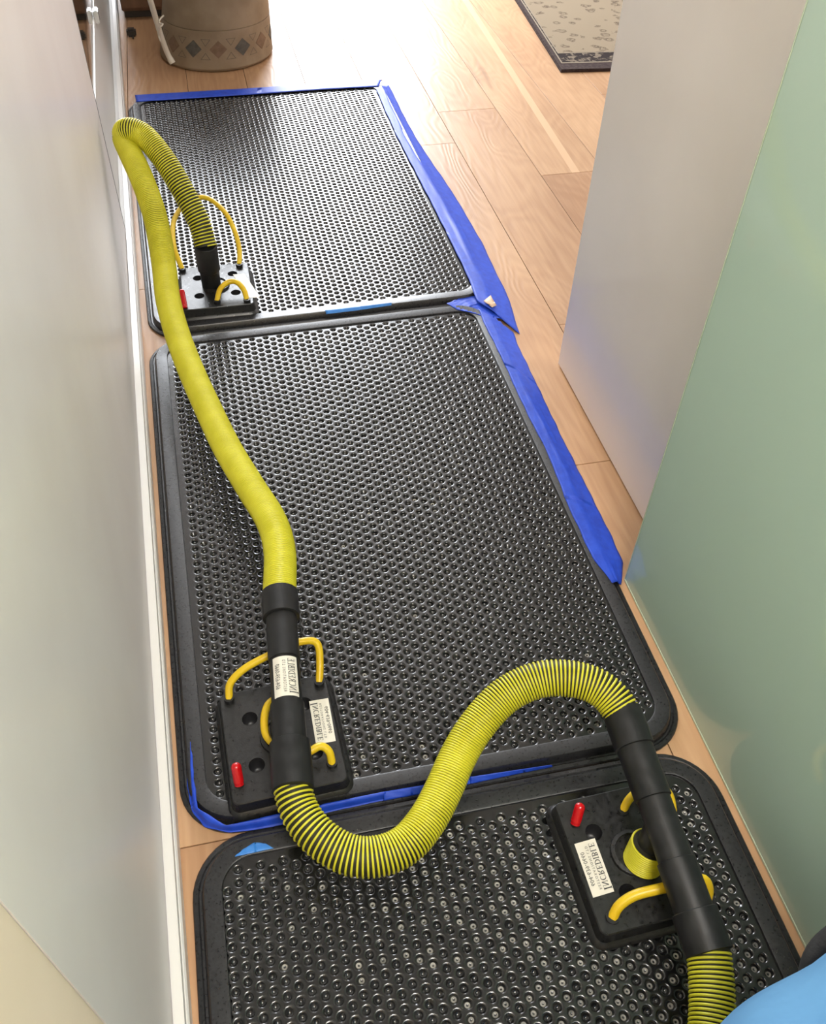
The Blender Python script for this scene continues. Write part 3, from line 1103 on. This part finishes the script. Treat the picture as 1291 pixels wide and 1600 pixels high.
tape('blue tape strip on the near rim of the middle mat, under the curved hose',
     [(600, 1237), (660, 1227), (720, 1216), (780, 1207), (862, 1195)], [(600, 1251), (660, 1240), (720, 1228), (790, 1213), (864, 1198)], ZR + .0012, .014, folds=(), nw=5, seed=7)
tape('small light blue triangular tape scrap on the near mat corner',
     [(367, 1338), (380, 1327), (398, 1316), (415, 1318), (427, 1325)], [(368, 1338.5), (385, 1335), (403, 1331), (416, 1328), (428, 1325.5)], ZR + .0012, ZR + .0012, m=M_TAPEL, folds=(), n=20, nw=4, seed=8, wr=.0002)
tape('pale blue tape sliver in the gap at the near edge of the farthest mat',
     [(508, 485), (560, 479), (612, 473)], [(510, 491), (560, 485), (612, 477)], ZR + .0012, .017, m=M_TAPEL, folds=(), n=20, nw=4, seed=9, wr=.0002)


# ------------------------------------------------------------------ clay pot, cord, rug
pot = empty('clay_pot')
tag(pot, 'big beige cylindrical clay pot with a band of brown diamonds', 'pot')
PC, PR = Vector((.088, 3.728, 0)), .215


def pot_r(z):
    return PR * (1 - .50 * min(z, .35)) - (.010 * math.exp(-(z / .012) ** 2))


prof = [(0, .0), (.010, .0015)] + [(z, None) for z in (.02, .04, .08, .12, .1375)] + [(.1385, 'g'), (.1395, None)] + [(z, None) for z in (.2, .3, .4, .5, .56)]
V, F, n = [], [], 64
rings = [(.0, PR - .012), (.004, PR - .004), (.012, PR)]
for z in (.03, .06, .09, .12, .1370): rings.append((z, pot_r(z)))
rings += [(.1380, pot_r(.138) - .0025), (.1392, pot_r(.139) - .0025), (.1402, pot_r(.14))]
for z in (.2, .28, .36, .44, .50): rings.append((z, pot_r(z)))
rings += [(.51, pot_r(.51) + .012), (.545, pot_r(.51) + .012), (.55, pot_r(.51) + .004), (.548, pot_r(.51) - .015), (.45, pot_r(.45) - .02), (.45, .001)]
for z, r in rings:
    V += [(PC.x + .11 * min(z, .35) + r * math.cos(2 * PI * i / n), PC.y + r * math.sin(2 * PI * i / n), z) for i in range(n)]
for k in range(len(rings) - 1):
    for i in range(n):
        j = (i + 1) % n
        F.append((k * n + i, k * n + j, (k + 1) * n + j, (k + 1) * n + i))
o = obj('vessel', pymesh('vessel', V, F), M_POT, pot)
smooth_by_angle(o, 35)


def on_pot(a, z, h=0.0):
    r = pot_r(z) + h
    return Vector((PC.x + .11 * min(z, .35) + r * math.cos(a), PC.y + r * math.sin(a), z))


ND = 14
for i in range(ND):
    a0 = math.radians(-92) + 2 * PI * i / ND
    hw, hh = .155, .029
    V, F, m_ = [], [], 6
    corners = [(-hw, 0), (0, -hh), (hw, 0), (0, hh)]
    for h in (.0012, -.001):
        V.append(on_pot(a0, .0775, h))
        for q in range(4):
            (xa, za), (xb, zb) = corners[q], corners[(q + 1) % 4]
            for s in range(m_):
                t = s / m_
                V.append(on_pot(a0 + xa + (xb - xa) * t, .0775 + za + (zb - za) * t, h))
    k = 4 * m_
    for s in range(k):
        F.append((0, 1 + s, 1 + (s + 1) % k))
        F.append((1 + s, 1 + (s + 1) % k, k + 2 + (s + 1) % k, k + 2 + s))
    o = obj('diamond_inlay', pymesh('diamond_inlay', V, F), M_DIA2 if i % 2 else M_DIA1, pot)
    o['label'] = 'dark grey diamond' if i % 2 else 'brown diamond'
    # incised triangles between the diamonds
    for sg in (1, -1):
        ac = a0 + PI / ND
        tri = [(ac - .09, .0775 + sg * .034), (ac + .09, .0775 + sg * .034), (ac, .0775 + sg * .010)]
        V, F = [], []
        for e in range(3):
            (xa, za), (xb, zb) = tri[e], tri[(e + 1) % 3]
            for s in range(4):
                t = s / 4
                p = (xa + (xb - xa) * t, za + (zb - za) * t)
                V.append(on_pot(p[0], p[1], .0008))
                cx_, cz_ = ac, .0775 + sg * .026
                V.append(on_pot(cx_ + (p[0] - cx_) * .8, cz_ + (p[1] - cz_) * .8, .0008))
        k = 12
        for s in range(k):
            j = (s + 1) % k
            F.append((2 * s, 2 * s + 1, 2 * j + 1, 2 * j))
        obj('incised_triangle', pymesh('incised_triangle', V, F), M_GROOVE, pot)
rebase(pot, tuple(PC))

cord = empty('power_cord')
tag(cord, 'thick cream cord hanging down to the floor beside the clay pot', 'cord')
cp = [at(269, 97, .040), at(262, 84, .065), at(253, 60, .12), at(245, 34, .18), at(236, 4, .25), at(225, -32, .33), at(214, -70, .42), at(206, -100, .50)]
sweep('cable', catmull(cp, 8), .0098, M_CORD, cord, 14, .012)
sweep('plug_end', [at(270, 99, .037), at(265.5, 91, .053)], .0112, M_CORD, cord, 14, .006)
rebase(cord, tuple(cp[0]))
wire_ = sweep('thin_wire', catmull([at(256, 24, .20), at(250, 30, .19), at(249, 36, .18), at(255, 38, .18), at(249, 44, .17), at(248, 56, .14), at(251, 64, .13)], 8), .003, M_CORD, None, 8, .008)
tag(wire_, 'thin curled cream wire between the thick cord and the clay pot', 'wire')
cab = empty('wooden_cabinet')
tag(cab, 'shadowed brown wooden cabinet on the floor behind the clay pot and cord', 'cabinet')
M_CAB = add_noise(mat('brown_cabinet_wood', rough=.45), (.13, .065, .035), (.19, .10, .055), 30, 4, stretch=(1, 1, .1))
solid('carcass', (-.262, 4.135, .030), (.30, 4.62, .80), M_CAB, cab, bev=.003)
solid('toe_kick', (-.255, 4.155, .001), (.295, 4.61, .031), M_DARK, cab)
for x0 in (-.258, .024):
    dr = solid('cabinet_door', (x0, 4.117, .045), (x0 + .272, 4.134, .785), M_CAB, cab, bev=.002)
    solid('handle', (x0 + (.245 if x0 < 0 else .015), 4.108, .40), (x0 + (.257 if x0 < 0 else .027), 4.117, .50), M_DARK, dr)
rebase(cab, (.02, 4.4, 0))
b = bmesh.new()
p = at(208, 56, .0)
box(b, (p.x - .022, p.y - .018, 0), (p.x + .014, p.y + .018, .028), .006)
box(b, (p.x - .002, p.y - .045, .002), (p.x + .004, p.y - .01, .008), .002)
stp = obj('door_stop', b, M_DARK)
tag(stp, 'small dark door stop on the floor by the white mirror rail', 'door stop')

# rug: four-sided, turned a little
ra = math.atan2(-.071, .825)


def rug_pt(u, v, z=0.0):
    o0 = Vector((1.352, 3.318, 0))
    c, s = math.cos(-ra), math.sin(-ra)
    c, s = .9963, .0858
    return Vector((o0.x + u * c + v * s, o0.y - u * s + v * c, z))


def rug_material():
    m = mat('woven_field', rough=.95, spec=.1)
    N, L, P = nodes(m)
    tc = N.new('ShaderNodeTexCoord')
    v = N.new('ShaderNodeTexVoronoi'); v.inputs['Scale'].default_value = 17
    v.feature = 'F1'
    L.new(tc.outputs['Object'], v.inputs[0])
    cr = N.new('ShaderNodeValToRGB')
    e = cr.color_ramp.elements
    e[0].position = 0; e[0].color = (.20, .155, .11, 1)
    e[1].position = .12; e[1].color = (.27, .215, .15, 1)
    for p, c in ((.16, (.075, .053, .04, 1)), (.22, (.24, .185, .125, 1)), (.27, (.12, .09, .065, 1)), (.33, (.27, .215, .15, 1))):
        q = cr.color_ramp.elements.new(p); q.color = c
    no = N.new('ShaderNodeTexNoise'); no.inputs['Scale'].default_value = 32; no.inputs['Detail'].default_value = 5
    L.new(tc.outputs['Object'], no.inputs[0])
    ad = N.new('ShaderNodeMath'); ad.operation = 'MULTIPLY_ADD'; ad.inputs[1].default_value = .9
    sb = N.new('ShaderNodeMath'); sb.operation = 'SUBTRACT'; sb.inputs[1].default_value = .46
    L.new(no.outputs[0], ad.inputs[0]); L.new(v.outputs[0], ad.inputs[2]); L.new(ad.outputs[0], sb.inputs[0]); L.new(sb.outputs[0], cr.inputs[0])
    L.new(cr.outputs[0], P.inputs['Base Color'])
    return m


def band_material():
    m = mat('woven_border', rough=.95, spec=.1)
    N, L, P = nodes(m)
    tc = N.new('ShaderNodeTexCoord')
    no = N.new('ShaderNodeTexNoise'); no.inputs['Scale'].default_value = 38; no.inputs['Detail'].default_value = 3; no.inputs['Distortion'].default_value = 1.2
    L.new(tc.outputs['Object'], no.inputs[0])
    cr = N.new('ShaderNodeValToRGB'); cr.color_ramp.elements[0].position = .50; cr.color_ramp.elements[1].position = .60
    cr.color_ramp.elements[0].color = (.03, .022, .021, 1); cr.color_ramp.elements[1].color = (.20, .16, .12, 1)
    L.new(no.outputs[0], cr.inputs[0]); L.new(cr.outputs[0], P.inputs['Base Color'])
    return m


M_FIELD, M_BAND = rug_material(), band_material()
M_RUGD = add_noise(mat('dark_rug_edge', rough=.95, spec=.1), (.045, .03, .03), (.075, .055, .05), 80, 3)
M_RUGL = mat('pale_rug_line', (.30, .25, .19), .95, spec=.1)
rug = empty('rug')
tag(rug, 'patterned beige and dark brown rug at the top right of the wood floor', 'rug')


def rug_piece(name, u0, u1, v0, v1, z0, z1, m):
    b = bmesh.new()
    vs = [b.verts.new(rug_pt(u, v, z)) for z in (z0, z1) for u, v in ((u0, v0), (u1, v0), (u1, v1), (u0, v1))]
    for f in ((0, 1, 2, 3), (4, 5, 6, 7), (0, 1, 5, 4), (1, 2, 6, 5), (2, 3, 7, 6), (3, 0, 4, 7)):
        b.faces.new([vs[i] for i in f])
    top = [e for e in b.edges if all(abs(v.co.z - z1) < 1e-6 for v in e.verts)]
    if z1 > .0095 and name == 'base': bmesh.ops.bevel(b, geom=top, offset=.003, segments=2, affect='EDGES')
    o = obj(name, b, m, rug)
    return o


UW, VW = 1.5, 1.9
rug_piece('base', 0, UW, 0, VW, .0005, .011, M_RUGD)
rug_piece('outer_band', .018, UW - .028, .062, VW - .062, .0105, .0118, M_RUGL)
rug_piece('border_band', .023, UW - .033, .070, VW - .07, .0112, .0122, M_BAND)
rug_piece('inner_line', .028, UW - .036, .160, VW - .16, .0118, .0126, M_RUGL)
rug_piece('floral_field', .032, UW - .04, .166, .80, .0122, .0130, M_FIELD)
rug_piece('dark_medallion_band', .032, UW - .04, .806, 1.2, .0122, .0130, M_BAND)
rebase(rug, tuple(rug_pt(0, 0)))

# ------------------------------------------------------------------ blue fabric in the lower right corner
cl = empty('blue_jacket')
tag(cl, 'light blue fabric with a black padded strap, filling the bottom right corner', 'clothing')
DEP = .62
e0, e1 = raydepth(1080, 1680, DEP + .03), raydepth(1420, 1425, DEP + .03)
mid = (e0 + e1) / 2
axis = (e1 - e0).normalized()
ctr = raydepth(1218 + .584 * 362, 1545 + .81 * 362, DEP + .10)
view = (mid - Vector((0, 0, H))).normalized()
rr = 330 * DEP / FPX
V, F, na, nb = [], [], 60, 40
nrm = (Vector((0, 0, H)) - ctr); nrm = (nrm - axis * nrm.dot(axis)).normalized()
sd = axis.cross(nrm)
rnd = random.Random(4)
for i in range(na + 1):
    s = -.42 + .84 * i / na
    for j in range(nb):
        a = 2 * PI * j / nb
        fold = .010 * math.sin(3 * a + 9 * s) + .006 * math.sin(7 * a - 16 * s) + .004 * math.sin(34 * s + 2 * a)
        end = math.sqrt(max(0.03, 1 - (abs(s) / .44) ** 6))
        r = (rr * 1.0 + fold) * end
        q = ctr + axis * s + (nrm * math.cos(a) + sd * math.sin(a)) * r
        q.x = min(q.x, .64)
        V.append(q)
for i in range(na):
    for j in range(nb):
        k = (j + 1) % nb
        F.append((i * nb + j, i * nb + k, (i + 1) * nb + k, (i + 1) * nb + j))
F.append(tuple(range(nb))); F.append(tuple(range(na * nb, (na + 1) * nb)))
obj('cloth', pymesh('cloth', V, F), M_CLOTH, cl, True)
sp = [raydepth(1266, 1580, .84), raydepth(1270, 1535, .84), raydepth(1276, 1505, .84), raydepth(1292, 1480, .84), raydepth(1325, 1455, .83), raydepth(1370, 1435, .80)]
sweep('strap', catmull(sp, 8), .0135, M_STRAP, cl, 16, .006).data.materials[0] = M_STRAP
rebase(cl, tuple(ctr))
